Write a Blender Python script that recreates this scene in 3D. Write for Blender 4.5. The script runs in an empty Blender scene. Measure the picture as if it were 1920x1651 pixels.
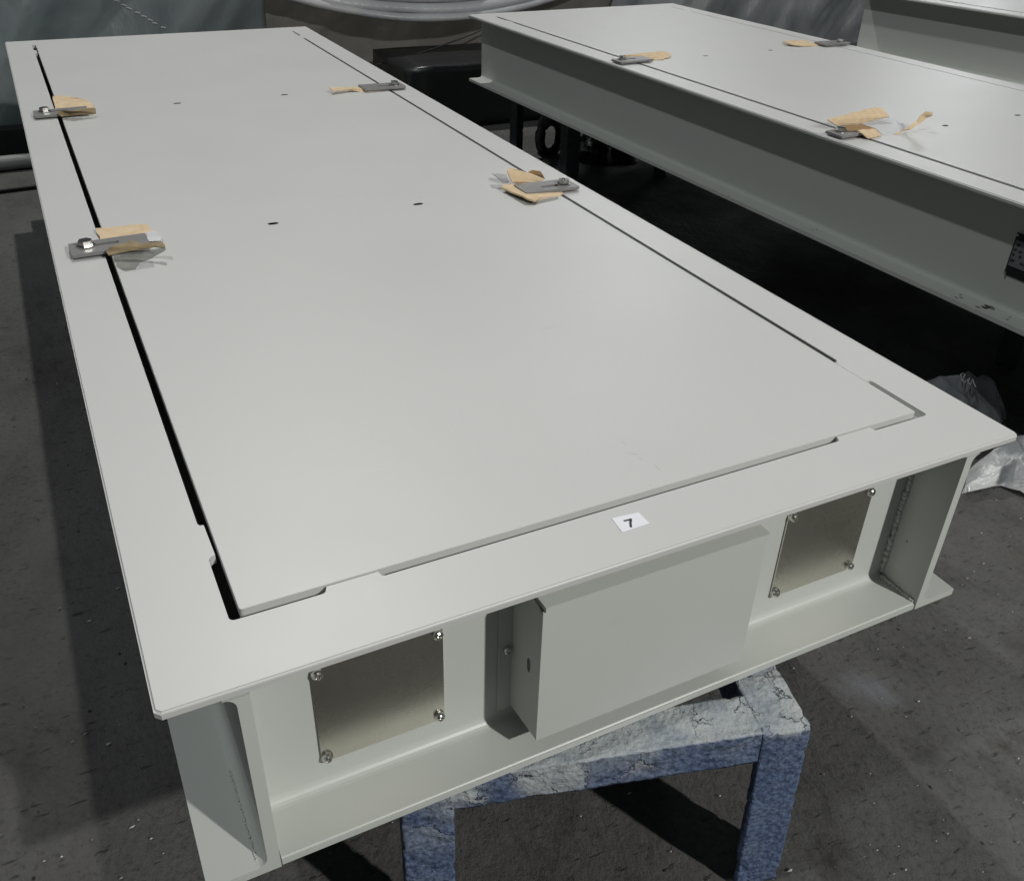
import bpy, bmesh, math, random
from mathutils import Vector, Matrix, noise
from mathutils.geometry import tessellate_polygon

# ------------------------------------------------------------------ camera, world, lamps, exposure
sc = bpy.context.scene
Z0 = 0.66                                   # height of the platform tops above the floor
cam_d = bpy.data.cameras.new('camera'); cam = bpy.data.objects.new('camera', cam_d)
sc.collection.objects.link(cam); sc.camera = cam
CAM = Vector((0.02148, -0.67513, 0.69951 + Z0))
RX = Vector((0.89425188, -0.44690295, 0.02431733))
RY = Vector((-0.2237862, -0.49352695, -0.84044683))
RZ = Vector((0.38759942, 0.74612928, -0.54134812))
FPX = 1736.34
m3 = Matrix((RX, -RY, -RZ)).transposed()
cam.matrix_world = Matrix.Translation(CAM) @ m3.to_4x4()
cam_d.sensor_width = 36.0; cam_d.lens = FPX / 1920 * 36.0
cam_d.clip_start = 0.02; cam_d.clip_end = 200

w = bpy.data.worlds.new('World'); sc.world = w; w.use_nodes = True
bg = w.node_tree.nodes['Background']
bg.inputs['Color'].default_value = (0.80, 0.90, 1.0, 1); bg.inputs['Strength'].default_value = 0.058

def lamp(name, loc, target, power, size, col):
    d = bpy.data.lights.new(name, 'AREA'); d.shape = 'DISK'; d.size = size; d.energy = power; d.color = col
    o = bpy.data.objects.new(name, d); sc.collection.objects.link(o)
    o.location = loc
    o.rotation_euler = (Vector(target) - Vector(loc)).to_track_quat('-Z', 'Y').to_euler()
    return o
lamp('hall_lamp_overhead', (1.76, 7.4, 8.2 + Z0), (0.8, 1.8, Z0), 375, 0.20, (1.0, 0.985, 0.95))
lamp('hall_lamp_front', (3.1, -5.6, 4.2 + Z0), (0.7, 0.5, Z0 - 0.1), 400, 0.22, (1.0, 0.985, 0.95))
lamp('hall_lamp_side', (-2.9, 0.6, 8.0 + Z0), (1.8, 1.8, Z0), 165, 0.30, (0.97, 0.99, 1.0))
lamp('hall_lamp_far', (7.9, 10.7, 5.0 + Z0), (1.0, 0.7, Z0), 75, 1.6, (0.95, 0.98, 1.0))
lamp('hall_lamp_farther', (18.0, 14.0, 4.2 + Z0), (2.8, 1.6, Z0), 110, 2.2, (0.93, 0.97, 1.0))

sc.view_settings.view_transform = 'Standard'; sc.view_settings.look = 'None'
sc.view_settings.exposure = 0.0; sc.view_settings.gamma = 1.0

# ------------------------------------------------------------------ helpers
rnd = random.Random(7)
COL = sc.collection
def px(u, v, z):
    """a point of the place at height z (above the platform top) seen along a measured sight line"""
    d = RX * ((u - 960) / FPX) + RY * ((v - 825.5) / FPX) + RZ
    t = (z + Z0 - CAM.z) / d.z
    return CAM + d * t

def link(name, me, mat, parent=None):
    o = bpy.data.objects.new(name, me); COL.objects.link(o)
    if mat is not None and not me.materials:
        me.materials.append(mat)
    if parent is not None: o.parent = parent
    return o
def obj(name, bm, mat, parent=None, smooth=False):
    me = bpy.data.meshes.new(name)
    bmesh.ops.recalc_face_normals(bm, faces=bm.faces[:])
    bm.to_mesh(me); bm.free()
    if smooth:
        for p in me.polygons: p.use_smooth = True
    return link(name, me, mat, parent)
def tag(o, label=None, cat=None, group=None, kind=None):
    if label: o['label'] = label
    if cat: o['category'] = cat
    if group: o['group'] = group
    if kind: o['kind'] = kind
    return o
def empty(name, loc, rz=0):
    o = bpy.data.objects.new(name, None); COL.objects.link(o)
    o.location = loc; o.rotation_euler = (0, 0, rz); o.empty_display_size = 0.1
    return o
def copy_tree(o, parent=None):
    c = o.copy(); COL.objects.link(c); c.parent = parent
    for ch in list(o.children): copy_tree(ch, c)
    return c
def box(bm, x0, x1, y0, y1, z0, z1):
    vs = [bm.verts.new(p) for p in ((x0,y0,z0),(x1,y0,z0),(x1,y1,z0),(x0,y1,z0),(x0,y0,z1),(x1,y0,z1),(x1,y1,z1),(x0,y1,z1))]
    for f in ((0,3,2,1),(4,5,6,7),(0,1,5,4),(1,2,6,5),(2,3,7,6),(3,0,4,7)):
        bm.faces.new([vs[i] for i in f])
def extrude(bm, pts, fn, a, b):
    """closed 2-D outline pts swept from a to b; fn(p, t) gives the 3-D point"""
    A = [bm.verts.new(fn(p, a)) for p in pts]; B = [bm.verts.new(fn(p, b)) for p in pts]
    n = len(pts)
    for i in range(n):
        bm.faces.new((A[i], A[(i+1) % n], B[(i+1) % n], B[i]))
    bm.faces.new(A); bm.faces.new(B[::-1])
def plate(bm, outer, holes, z0, z1):
    """a plate with real holes"""
    rings = []
    for z in (z0, z1):
        edges = []; loops = []
        for ring in [outer] + holes:
            vs = [bm.verts.new((p[0], p[1], z)) for p in ring]
            for i in range(len(vs)): edges.append(bm.edges.new((vs[i], vs[(i+1) % len(vs)])))
            loops.append(vs)
        bmesh.ops.triangle_fill(bm, use_beauty=True, use_dissolve=False, edges=edges)
        rings.append(loops)
    for la, lb in zip(*rings):
        for i in range(len(la)):
            bm.faces.new((la[i], la[(i+1) % len(la)], lb[(i+1) % len(lb)], lb[i]))
def bev(bm, w, seg=2, ang=0.6):
    es = [e for e in bm.edges if len(e.link_faces) == 2 and e.calc_face_angle(0) > ang]
    bmesh.ops.bevel(bm, geom=es, offset=w, segments=seg, affect='EDGES', profile=0.6, clamp_overlap=True)
def arc(cx, cy, r, a0, a1, n=5):
    return [(cx + r*math.cos(math.radians(a0 + (a1-a0)*i/n)), cy + r*math.sin(math.radians(a0 + (a1-a0)*i/n))) for i in range(n+1)]
def lathe(bm, prof, n=14, mat=Matrix.Identity(4)):
    rows = []
    for r, z in prof:
        if r < 1e-6: rows.append([bm.verts.new(mat @ Vector((0, 0, z)))])
        else: rows.append([bm.verts.new(mat @ Vector((r*math.cos(2*math.pi*i/n), r*math.sin(2*math.pi*i/n), z))) for i in range(n)])
    for a, b in zip(rows, rows[1:]):
        for i in range(n):
            q = [a[i % len(a)], a[(i+1) % len(a)], b[(i+1) % len(b)], b[i % len(b)]]
            u = []
            [u.append(v) for v in q if v not in u]
            if len(u) > 2: bm.faces.new(u)
def tube(bm, pts, r, n=8):
    rows = []
    for i, p in enumerate(pts):
        p = Vector(p); a = Vector(pts[max(0, i-1)]); b = Vector(pts[min(len(pts)-1, i+1)])
        t = (b - a).normalized(); s = t.cross(Vector((0.13, 0.2, 1))).normalized(); q = t.cross(s)
        rr = r[i] if isinstance(r, (list, tuple)) else r
        rows.append([bm.verts.new(p + (s*math.cos(2*math.pi*k/n) + q*math.sin(2*math.pi*k/n))*rr) for k in range(n)])
    for a, b in zip(rows, rows[1:]):
        for k in range(n): bm.faces.new((a[k], a[(k+1) % n], b[(k+1) % n], b[k]))
    bm.faces.new(rows[0][::-1]); bm.faces.new(rows[-1])

# ------------------------------------------------------------------ materials
def mat(name):
    m = bpy.data.materials.new(name); m.use_nodes = True
    nt = m.node_tree; b = nt.nodes['Principled BSDF']
    return m, nt, b
def N(nt, t, **kw):
    n = nt.nodes.new(t)
    for k, v in kw.items():
        if k.startswith('i_'): n.inputs[k[2:].replace('_', ' ')].default_value = v
        else: setattr(n, k, v)
    return n
def ramp(nt, src, stops):
    r = nt.nodes.new('ShaderNodeValToRGB')
    el = r.color_ramp.elements
    while len(el) < len(stops): el.new(0.5)
    for e, (p, c) in zip(el, stops):
        e.position = p; e.color = c if len(c) == 4 else (*c, 1)
    nt.links.new(src, r.inputs[0]); return r.outputs[0]
def g(v): return (v, v, v, 1)
def coords(nt, scale=(1, 1, 1), kind='Object', rot=(0, 0, 0)):
    tc = N(nt, 'ShaderNodeTexCoord'); mp = N(nt, 'ShaderNodeMapping')
    mp.inputs['Scale'].default_value = scale; mp.inputs['Rotation'].default_value = rot
    nt.links.new(tc.outputs[kind], mp.inputs[0]); return mp.outputs[0]
def noise_t(nt, vec, scale, detail=4, rough=0.55, dist=0.0):
    n = N(nt, 'ShaderNodeTexNoise'); n.inputs['Scale'].default_value = scale
    n.inputs['Detail'].default_value = detail; n.inputs['Roughness'].default_value = rough; n.inputs['Distortion'].default_value = dist
    nt.links.new(vec, n.inputs['Vector']); return n.outputs[0]
def mix(nt, fac, a, b, mode='MIX'):
    m = N(nt, 'ShaderNodeMix', data_type='RGBA', blend_type=mode)
    for s, v in ((m.inputs[0], fac), (m.inputs[6], a), (m.inputs[7], b)):
        if hasattr(v, 'is_linked'): nt.links.new(v, s)
        else: s.default_value = v
    return m.outputs[2]
def bump(nt, h, strength, dist, prev=None):
    b = N(nt, 'ShaderNodeBump'); b.inputs['Strength'].default_value = strength; b.inputs['Distance'].default_value = dist
    nt.links.new(h, b.inputs['Height'])
    if prev is not None: nt.links.new(prev, b.inputs['Normal'])
    return b.outputs[0]

def paint_mat(name, col, rough, specks=True):
    m, nt, b = mat(name); v = coords(nt)
    big = noise_t(nt, v, 1.7, 3)
    c = mix(nt, ramp(nt, big, [(0.3, g(0)), (0.7, g(1))]), (col[0]*0.97, col[1]*0.975, col[2]*0.97, 1), (*col, 1))
    # thin rubbed marks
    vs = coords(nt, (3.0, 26, 8), rot=(0, 0, 0.22)); s = noise_t(nt, vs, 2.0, 2, 0.5)
    reg = noise_t(nt, v, 3.1, 1)
    k = N(nt, 'ShaderNodeMath', operation='MULTIPLY')
    nt.links.new(ramp(nt, s, [(0.70, g(0)), (0.76, g(1))]), k.inputs[0]); nt.links.new(ramp(nt, reg, [(0.52, g(0)), (0.62, g(0.35))]), k.inputs[1])
    c = mix(nt, k.outputs[0], c, (col[0]*0.86, col[1]*0.86, col[2]*0.86, 1))
    if specks:
        vo = N(nt, 'ShaderNodeTexVoronoi'); vo.inputs['Scale'].default_value = 9.0; nt.links.new(v, vo.inputs['Vector'])
        sp = ramp(nt, vo.outputs['Distance'], [(0.012, g(1)), (0.022, g(0))])
        rr = N(nt, 'ShaderNodeSeparateColor'); nt.links.new(vo.outputs['Color'], rr.inputs[0])
        on = ramp(nt, rr.outputs[0], [(0.74, g(0)), (0.76, g(1))])
        k2 = N(nt, 'ShaderNodeMath', operation='MULTIPLY'); nt.links.new(sp, k2.inputs[0]); nt.links.new(on, k2.inputs[1])
        c = mix(nt, k2.outputs[0], c, (0.06, 0.06, 0.055, 1))
    nt.links.new(c, b.inputs['Base Color'])
    rg = ramp(nt, noise_t(nt, v, 4.0, 4), [(0.3, g(rough-0.025)), (0.7, g(rough+0.03))])
    nt.links.new(rg, b.inputs['Roughness'])
    b.inputs['Specular IOR Level'].default_value = 0.5
    nt.links.new(bump(nt, noise_t(nt, v, 420, 2), 0.06, 0.0006, bump(nt, noise_t(nt, v, 1.6, 1), 0.03, 0.002)), b.inputs['Normal'])
    return m
M_PAINT = paint_mat('grey_paint', (0.578, 0.580, 0.567), 0.44)
M_PAINT2 = paint_mat('grey_paint_box', (0.545, 0.566, 0.533), 0.42)

def metal_mat(name, col, rough, aniso=0.0, brush=None, bs=0.05):
    m, nt, b = mat(name); v = coords(nt, brush or (1, 1, 1))
    b.inputs['Metallic'].default_value = 1.0
    n1 = noise_t(nt, v, 40, 4)
    c = mix(nt, n1, (col[0]*0.82, col[1]*0.82, col[2]*0.8, 1), (*col, 1))
    nt.links.new(c, b.inputs['Base Color'])
    nt.links.new(ramp(nt, noise_t(nt, v, 18, 3), [(0.3, g(rough*0.8)), (0.7, g(rough*1.2))]), b.inputs['Roughness'])
    nt.links.new(bump(nt, n1, bs, 0.0005), b.inputs['Normal'])
    return m
M_STEEL, _nt, _b = mat('satin_stainless')
_b.inputs['Metallic'].default_value = 1.0; _b.inputs['Base Color'].default_value = (0.66, 0.64, 0.565, 1)
_v = coords(_nt)
_nt.links.new(ramp(_nt, noise_t(_nt, _v, 16, 3), [(0.3, g(0.25)), (0.66, g(0.29)), (0.72, g(0.38))]), _b.inputs['Roughness'])
M_CHROME = metal_mat('zinc_bright', (0.78, 0.77, 0.74), 0.16)
M_GALV = metal_mat('dull_grey_steel', (0.20, 0.22, 0.24), 0.55)

def card_mat():
    m, nt, b = mat('kraft_cardboard'); v = coords(nt)
    c = ramp(nt, noise_t(nt, v, 45, 4), [(0.3, (0.60, 0.455, 0.285)), (0.75, (0.74, 0.58, 0.385))])
    vs = coords(nt, (1, 1, 1)); wv = N(nt, 'ShaderNodeTexWave'); wv.inputs['Scale'].default_value = 60; wv.inputs['Distortion'].default_value = 1.0
    nt.links.new(vs, wv.inputs['Vector'])
    nt.links.new(c, b.inputs['Base Color']); b.inputs['Roughness'].default_value = 0.85
    nt.links.new(bump(nt, wv.outputs[0], 0.04, 0.0006, bump(nt, noise_t(nt, v, 25, 3), 0.5, 0.004)), b.inputs['Normal'])
    return m
M_CARD = card_mat()
def plain(name, col, rough, bumps=None, spec=0.5, metallic=0.0, var=0.15, scale=12):
    m, nt, b = mat(name); v = coords(nt)
    n = noise_t(nt, v, scale, 5)
    c = mix(nt, n, tuple(x*(1-var) for x in col)+(1,), tuple(min(1, x*(1+var)) for x in col)+(1,))
    nt.links.new(c, b.inputs['Base Color']); b.inputs['Roughness'].default_value = rough
    b.inputs['Specular IOR Level'].default_value = spec; b.inputs['Metallic'].default_value = metallic
    if bumps: nt.links.new(bump(nt, noise_t(nt, v, bumps[0], 4), bumps[1], bumps[2]), b.inputs['Normal'])
    return m
M_CLAMP = plain('mill_scale_steel', (0.205, 0.203, 0.200), 0.40, (60, 0.15, 0.001), var=0.18, scale=25)
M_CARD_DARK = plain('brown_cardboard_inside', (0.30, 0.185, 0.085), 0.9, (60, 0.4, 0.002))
M_WHITE = plain('white_sticker', (0.80, 0.81, 0.86), 0.45, var=0.03)
M_INK = plain('black_ink', (0.012, 0.012, 0.012), 0.5, var=0.1)
M_FLAT_DARK = plain('dark_flat_sheet', (0.215, 0.220, 0.200), 0.42, var=0.06)  # dark flat sheets below the cardboard, one laid for its shadow
M_FLAT_PALE = plain('pale_flat_sheet', (0.40, 0.405, 0.40), 0.40, var=0.05)
M_CARD_SHADE = plain('shaded_cardboard', (0.30, 0.235, 0.135), 0.9, (60, 0.5, 0.003), var=0.35, scale=50)  # kraft darkened to put the shade of camera-facing flaps in the colour
M_FILM_SOLID = plain('white_film', (0.56, 0.57, 0.575), 0.5, (30, 0.3, 0.003), var=0.05)
M_BLACK = plain('black_rubber', (0.012, 0.012, 0.013), 0.55, (40, 0.4, 0.004))
M_DARKFILM = plain('black_film', (0.02, 0.021, 0.022), 0.34, (6, 0.35, 0.03))
M_HOLE, _nt, _b = mat('matt_black'); _b.inputs['Base Color'].default_value = (0.004, 0.004, 0.004, 1); _b.inputs['Roughness'].default_value = 1.0; _b.inputs['Specular IOR Level'].default_value = 0.0
M_PLATE = plain('nameplate_black', (0.010, 0.010, 0.011), 0.35)
M_PLATEGREY = plain('nameplate_grey', (0.16, 0.17, 0.18), 0.4)

def film_mat(name, alpha, col, rough=0.22, trl=0.35):
    m, nt, b = mat(name); v = coords(nt)
    b.inputs['Base Color'].default_value = (*col, 1); b.inputs['Roughness'].default_value = rough
    nt.links.new(bump(nt, noise_t(nt, v, 14, 4, 0.6, 1.2), 0.6, 0.02), b.inputs['Normal'])
    tr = N(nt, 'ShaderNodeBsdfTransparent'); tl = N(nt, 'ShaderNodeBsdfTranslucent'); tl.inputs[0].default_value = (*col, 1)
    m1 = N(nt, 'ShaderNodeMixShader'); m1.inputs[0].default_value = trl
    nt.links.new(b.outputs[0], m1.inputs[1]); nt.links.new(tl.outputs[0], m1.inputs[2])
    m2 = N(nt, 'ShaderNodeMixShader')
    nt.links.new(ramp(nt, noise_t(nt, v, 7, 3), [(0.3, g(max(0, alpha-0.12))), (0.7, g(min(1, alpha+0.12)))]), m2.inputs[0])
    nt.links.new(tr.outputs[0], m2.inputs[1]); nt.links.new(m1.outputs[0], m2.inputs[2])
    nt.links.new(m2.outputs[0], nt.nodes['Material Output'].inputs[0])
    return m
M_BAG = film_mat('clear_bag_film', 0.40, (0.74, 0.78, 0.83), 0.14)
M_SHEET_WHITE = film_mat('milky_film', 0.90, (0.88, 0.90, 0.90), 0.22, 0.12)

def curtain_mat(name, c0, c1, rough, sc_=2.0):
    m, nt, b = mat(name); v = coords(nt)
    c = ramp(nt, noise_t(nt, v, sc_, 4, 0.5, 0.6), [(0.32, c0), (0.68, c1)])
    nt.links.new(c, b.inputs['Base Color']); b.inputs['Roughness'].default_value = rough
    vs = coords(nt, (2.0, 2, 0.8), rot=(0, 0.6, 0))
    nt.links.new(bump(nt, noise_t(nt, vs, 9, 3), 0.25, 0.03), b.inputs['Normal'])
    return m
M_CURT_L = curtain_mat('blue_grey_sheeting', (0.20, 0.245, 0.26), (0.52, 0.57, 0.57), 0.42, 1.3)
M_CURT_M = curtain_mat('brown_grey_sheeting', (0.26, 0.255, 0.235), (0.38, 0.37, 0.34), 0.32)
M_CURT_R = curtain_mat('grey_sheeting', (0.26, 0.28, 0.29), (0.44, 0.46, 0.47), 0.40, 2.5)
M_SWAG = curtain_mat('pale_sheeting', (0.34, 0.35, 0.38), (0.50, 0.50, 0.50), 0.34)

def floor_mat():
    m, nt, b = mat('dirty_concrete'); v = coords(nt)
    a = ramp(nt, noise_t(nt, v, 1.1, 6, 0.62, 0.4), [(0.25, (0.086, 0.083, 0.077)), (0.52, (0.110, 0.109, 0.104)), (0.78, (0.138, 0.139, 0.136))])
    st = coords(nt, (1.0, 0.55, 1), rot=(0, 0, 0.75))
    f = ramp(nt, noise_t(nt, st, 7, 8, 0.7, 0.0), [(0.33, g(0.62)), (0.48, g(0.95)), (0.7, g(1.12))])
    c = mix(nt, 1.0, a, f, 'MULTIPLY')
    fine = ramp(nt, noise_t(nt, v, 85, 4, 0.7), [(0.30, g(0.5)), (0.45, g(0.95)), (0.68, g(1.08))])
    c = mix(nt, 0.85, c, fine, 'MULTIPLY')
    # broad swept dust
    du = ramp(nt, noise_t(nt, coords(nt, (1, 0.6, 1), rot=(0, 0, 0.9)), 1.5, 7, 0.62), [(0.50, g(0)), (0.66, g(0.55))])
    c = mix(nt, du, c, (0.150, 0.150, 0.146, 1))
    # short nicks in the surface
    nv = coords(nt, (20, 75, 20), rot=(0, 0, 0.62))
    nk = ramp(nt, noise_t(nt, nv, 1.0, 4, 0.62), [(0.62, g(0)), (0.70, g(0.75))])
    c = mix(nt, nk, c, (0.030, 0.029, 0.027, 1))
    # oily brown stains
    ns = ramp(nt, noise_t(nt, v, 0.9, 3, 0.5, 0.3), [(0.60, g(0)), (0.70, g(0.75))])
    c = mix(nt, ns, c, (0.030, 0.022, 0.015, 1))
    # dust of overspray beside the stool and an oily patch farther right
    def patch(c, loc, rad, col, amt):
        tc = N(nt, 'ShaderNodeTexCoord'); d = N(nt, 'ShaderNodeVectorMath', operation='DISTANCE'); d.inputs[1].default_value = loc
        nt.links.new(tc.outputs['Object'], d.inputs[0])
        dv = N(nt, 'ShaderNodeMath', operation='DIVIDE'); nt.links.new(d.outputs['Value'], dv.inputs[0]); dv.inputs[1].default_value = rad
        ad = N(nt, 'ShaderNodeMath', operation='MULTIPLY_ADD'); nt.links.new(noise_t(nt, st, 14, 6, 0.7), ad.inputs[0]); ad.inputs[1].default_value = 1.3; nt.links.new(dv.outputs[0], ad.inputs[2])
        return mix(nt, ramp(nt, ad.outputs[0], [(0.55, g(amt)), (0.0 + 0.98, g(0))]), c, (*col, 1))
    q1 = px(1640, 1290, -Z0); q2 = px(1885, 1395, -Z0); q3 = px(1560, 1610, -Z0)
    c = patch(c, (q1.x, q1.y, 0), 0.20, (0.20, 0.21, 0.23), 0.75)
    c = patch(c, (q2.x, q2.y, 0), 0.15, (0.032, 0.024, 0.016), 0.85)
    c = patch(c, (q3.x, q3.y, 0), 0.16, (0.035, 0.030, 0.024), 0.7)
    # chips
    vo = N(nt, 'ShaderNodeTexVoronoi'); vo.inputs['Scale'].default_value = 26; nt.links.new(coords(nt, (1, 0.7, 1), rot=(0, 0, 0.6)), vo.inputs['Vector'])
    ch = ramp(nt, vo.outputs['Distance'], [(0.04, g(1)), (0.11, g(0))])
    cs = N(nt, 'ShaderNodeSeparateColor'); nt.links.new(vo.outputs['Color'], cs.inputs[0])
    k = N(nt, 'ShaderNodeMath', operation='MULTIPLY'); nt.links.new(ch, k.inputs[0]); nt.links.new(ramp(nt, cs.outputs[0], [(0.75, g(0)), (0.77, g(1))]), k.inputs[1])
    c = mix(nt, k.outputs[0], c, (0.012, 0.011, 0.010, 1))
    nt.links.new(c, b.inputs['Base Color'])
    nt.links.new(ramp(nt, noise_t(nt, v, 6, 4), [(0.3, g(0.62)), (0.7, g(0.88))]), b.inputs['Roughness'])
    b.inputs['Specular IOR Level'].default_value = 0.35
    n1 = bump(nt, noise_t(nt, st, 15, 9, 0.74, 0.0), 1.0, 0.016)
    n2 = bump(nt, noise_t(nt, v, 95, 4, 0.65), 0.5, 0.0025, n1)
    nkb = N(nt, 'ShaderNodeMath', operation='SUBTRACT'); nkb.inputs[0].default_value = 1.0; nt.links.new(nk, nkb.inputs[1])
    nt.links.new(bump(nt, nkb.outputs[0], 0.7, 0.004, n2), b.inputs['Normal'])
    return m
M_FLOOR = floor_mat()

def stool_mat():
    m, nt, b = mat('crusted_blue_paint'); v = coords(nt)
    at = N(nt, 'ShaderNodeAttribute', attribute_name='overspray')
    stip = noise_t(nt, v, 120, 2, 0.5)
    blue = ramp(nt, noise_t(nt, v, 14, 4, 0.6), [(0.3, (0.052, 0.084, 0.170)), (0.55, (0.074, 0.114, 0.212)), (0.75, (0.110, 0.155, 0.250))])
    blue = mix(nt, 0.45, blue, ramp(nt, stip, [(0.36, g(0.30)), (0.5, g(0.95)), (0.66, g(1.35))]), 'MULTIPLY')
    pale = ramp(nt, noise_t(nt, v, 26, 6, 0.68), [(0.28, (0.26, 0.30, 0.34)), (0.5, (0.46, 0.49, 0.48)), (0.75, (0.60, 0.61, 0.58))])
    nz = N(nt, 'ShaderNodeTexNoise'); nz.inputs['Scale'].default_value = 16; nz.inputs['Detail'].default_value = 5; nz.inputs['Roughness'].default_value = 0.7; nt.links.new(v, nz.inputs['Vector'])
    sc_ = N(nt, 'ShaderNodeVectorMath', operation='SCALE'); sc_.inputs['Scale'].default_value = 0.075; nt.links.new(nz.outputs['Color'], sc_.inputs[0])
    warp = N(nt, 'ShaderNodeVectorMath', operation='ADD'); nt.links.new(v, warp.inputs[0]); nt.links.new(sc_.outputs[0], warp.inputs[1])
    vo = N(nt, 'ShaderNodeTexVoronoi', feature='DISTANCE_TO_EDGE'); vo.inputs['Scale'].default_value = 13; nt.links.new(warp.outputs[0], vo.inputs['Vector'])
    vc = N(nt, 'ShaderNodeTexVoronoi'); vc.inputs['Scale'].default_value = 13; nt.links.new(warp.outputs[0], vc.inputs['Vector'])
    cc = N(nt, 'ShaderNodeSeparateColor'); nt.links.new(vc.outputs['Color'], cc.inputs[0])
    crack = ramp(nt, vo.outputs['Distance'], [(0.0, g(1)), (0.018, g(0))])
    where = ramp(nt, noise_t(nt, v, 9, 3), [(0.47, g(0)), (0.53, g(1))])
    only = ramp(nt, at.outputs['Fac'], [(0.10, g(0)), (0.22, g(1))])
    k0 = N(nt, 'ShaderNodeMath', operation='MULTIPLY'); nt.links.new(crack, k0.inputs[0]); nt.links.new(where, k0.inputs[1])
    k = N(nt, 'ShaderNodeMath', operation='MULTIPLY'); nt.links.new(k0.outputs[0], k.inputs[0]); nt.links.new(only, k.inputs[1])
    # flakes: each flake keeps more or less of the pale overspray
    fl = N(nt, 'ShaderNodeMath', operation='MULTIPLY_ADD'); nt.links.new(cc.outputs[0], fl.inputs[0]); fl.inputs[1].default_value = 0.70; fl.inputs[2].default_value = -0.30
    am = N(nt, 'ShaderNodeMath', operation='MULTIPLY'); nt.links.new(fl.outputs[0], am.inputs[0]); nt.links.new(only, am.inputs[1])
    fac = N(nt, 'ShaderNodeMath', operation='ADD'); nt.links.new(at.outputs['Fac'], fac.inputs[0]); nt.links.new(am.outputs[0], fac.inputs[1])
    f2 = N(nt, 'ShaderNodeMath', operation='MULTIPLY_ADD', use_clamp=True); nt.links.new(stip, f2.inputs[0]); f2.inputs[1].default_value = 0.5; nt.links.new(fac.outputs[0], f2.inputs[2])
    f3 = N(nt, 'ShaderNodeMath', operation='SUBTRACT', use_clamp=True); nt.links.new(f2.outputs[0], f3.inputs[0]); f3.inputs[1].default_value = 0.22
    c = mix(nt, f3.outputs[0], blue, pale)
    c = mix(nt, k.outputs[0], c, (0.035, 0.045, 0.065, 1))
    nt.links.new(c, b.inputs['Base Color']); b.inputs['Roughness'].default_value = 0.68
    n1 = bump(nt, stip, 0.9, 0.004)
    n2 = bump(nt, noise_t(nt, v, 45, 4, 0.6), 0.7, 0.005, n1)
    inv = N(nt, 'ShaderNodeMath', operation='SUBTRACT'); inv.inputs[0].default_value = 1; nt.links.new(k.outputs[0], inv.inputs[1])
    n3 = bump(nt, cc.outputs[1], 0.5, 0.003, n2)
    nt.links.new(bump(nt, inv.outputs[0], 0.8, 0.004, n3), b.inputs['Normal'])
    return m
M_STOOL = stool_mat()

# ------------------------------------------------------------------ floor
bm = bmesh.new()
bmesh.ops.create_grid(bm, x_segments=60, y_segments=60, size=14)
for v in bm.verts:
    v.co.x += 2; v.co.y += 4
    v.co.z = -0.001 - 0.004*abs(noise.noise(Vector((v.co.x*0.7, v.co.y*0.7, 0))))
tag(obj('floor', bm, M_FLOOR, smooth=True), kind='structure')

# ------------------------------------------------------------------ the platform
W, L, TF, H = 1.2, 3.68, 0.012, 0.30         # width, length, flange thickness, beam height
LX0, LX1, LY0, LY1 = 0.1045, 1.1065, 0.108, 3.572   # lid
def opening():
    """the notched opening in the top frame, seen from above, counter-clockwise"""
    xl, xr, yn, yf = LX0 - 0.0045, LX1 + 0.0022, LY0 - 0.0020, LY1 + 0.0020    # tight edges at the tabs
    wl, wr, wn, wf = 0.0915, LX1 + 0.0118, 0.0962, LY1 + 0.0068              # wide edges in the notches
    r = 0.006
    p = []
    def side(start, cuts, horiz, sign, tight, wide, end):
        pass
    # near side, left to right
    p += arc(wl + r, wn + r, r, 180, 270, 4)
    p += [(0.192, wn)] + arc(0.192, wn + r, r, 270, 350, 3) + [(0.200, yn), (0.260, yn), (0.262, wn + 0.002), (0.266, wn),
          (0.940, wn)] + arc(0.941, wn + r, r, 270, 340, 3) + [(0.949, yn), (1.011, yn), (1.013, wn + 0.001), (1.016, wn)]
    p += arc(wr - r, wn + r, r, 270, 360, 4)
    # right side, near to far
    p += [(wr, 0.206), (wr - 0.002, 0.211), (xr, 0.212), (xr, 0.281), (wr - 0.004, 0.282), (wr - 0.001, 0.286)]
    p += [(wr - 0.001, 3.40), (wr - 0.004, 3.404), (xr, 3.405), (xr, 3.465), (wr - 0.002, 3.467), (wr, 3.470)]
    p += arc(wr - r, wf - r, r, 0, 90, 4)
    # far side, right to left
    p += [(1.016, wf), (1.012, yf), (0.949, yf), (0.944, wf), (0.266, wf), (0.262, yf), (0.200, yf), (0.196, wf)]
    p += arc(wl + r, wf - r, r, 90, 180, 4)
    # left side, far to near
    p += [(wl, 3.470), (wl + 0.003, 3.466), (xl, 3.464), (xl, 3.405), (wl + 0.003, 3.402), (wl + 0.001, 3.398)]
    p += [(wl + 0.001, 0.280), (wl + 0.003, 0.2755), (xl - 0.001, 0.2745), (xl, 0.213), (wl + 0.003, 0.211), (wl, 0.206)]
    return p

def screw(name, parent, loc, axis='y', r=0.0085):
    bm = bmesh.new()
    prof = [(r*1.05, 0.0), (r*1.05, 0.0012), (r, 0.0030), (r*0.88, 0.0052), (r*0.62, 0.0068), (r*0.46, 0.0071), (r*0.42, 0.0045), (0, 0.0045)]
    rot = Matrix.Rotation(math.radians(90), 4, 'X') if axis == 'y' else Matrix.Identity(4)
    lathe(bm, prof, 14, rot)
    o = obj(name, bm, M_CHROME, parent, smooth=False); o.location = loc
    return o

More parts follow.
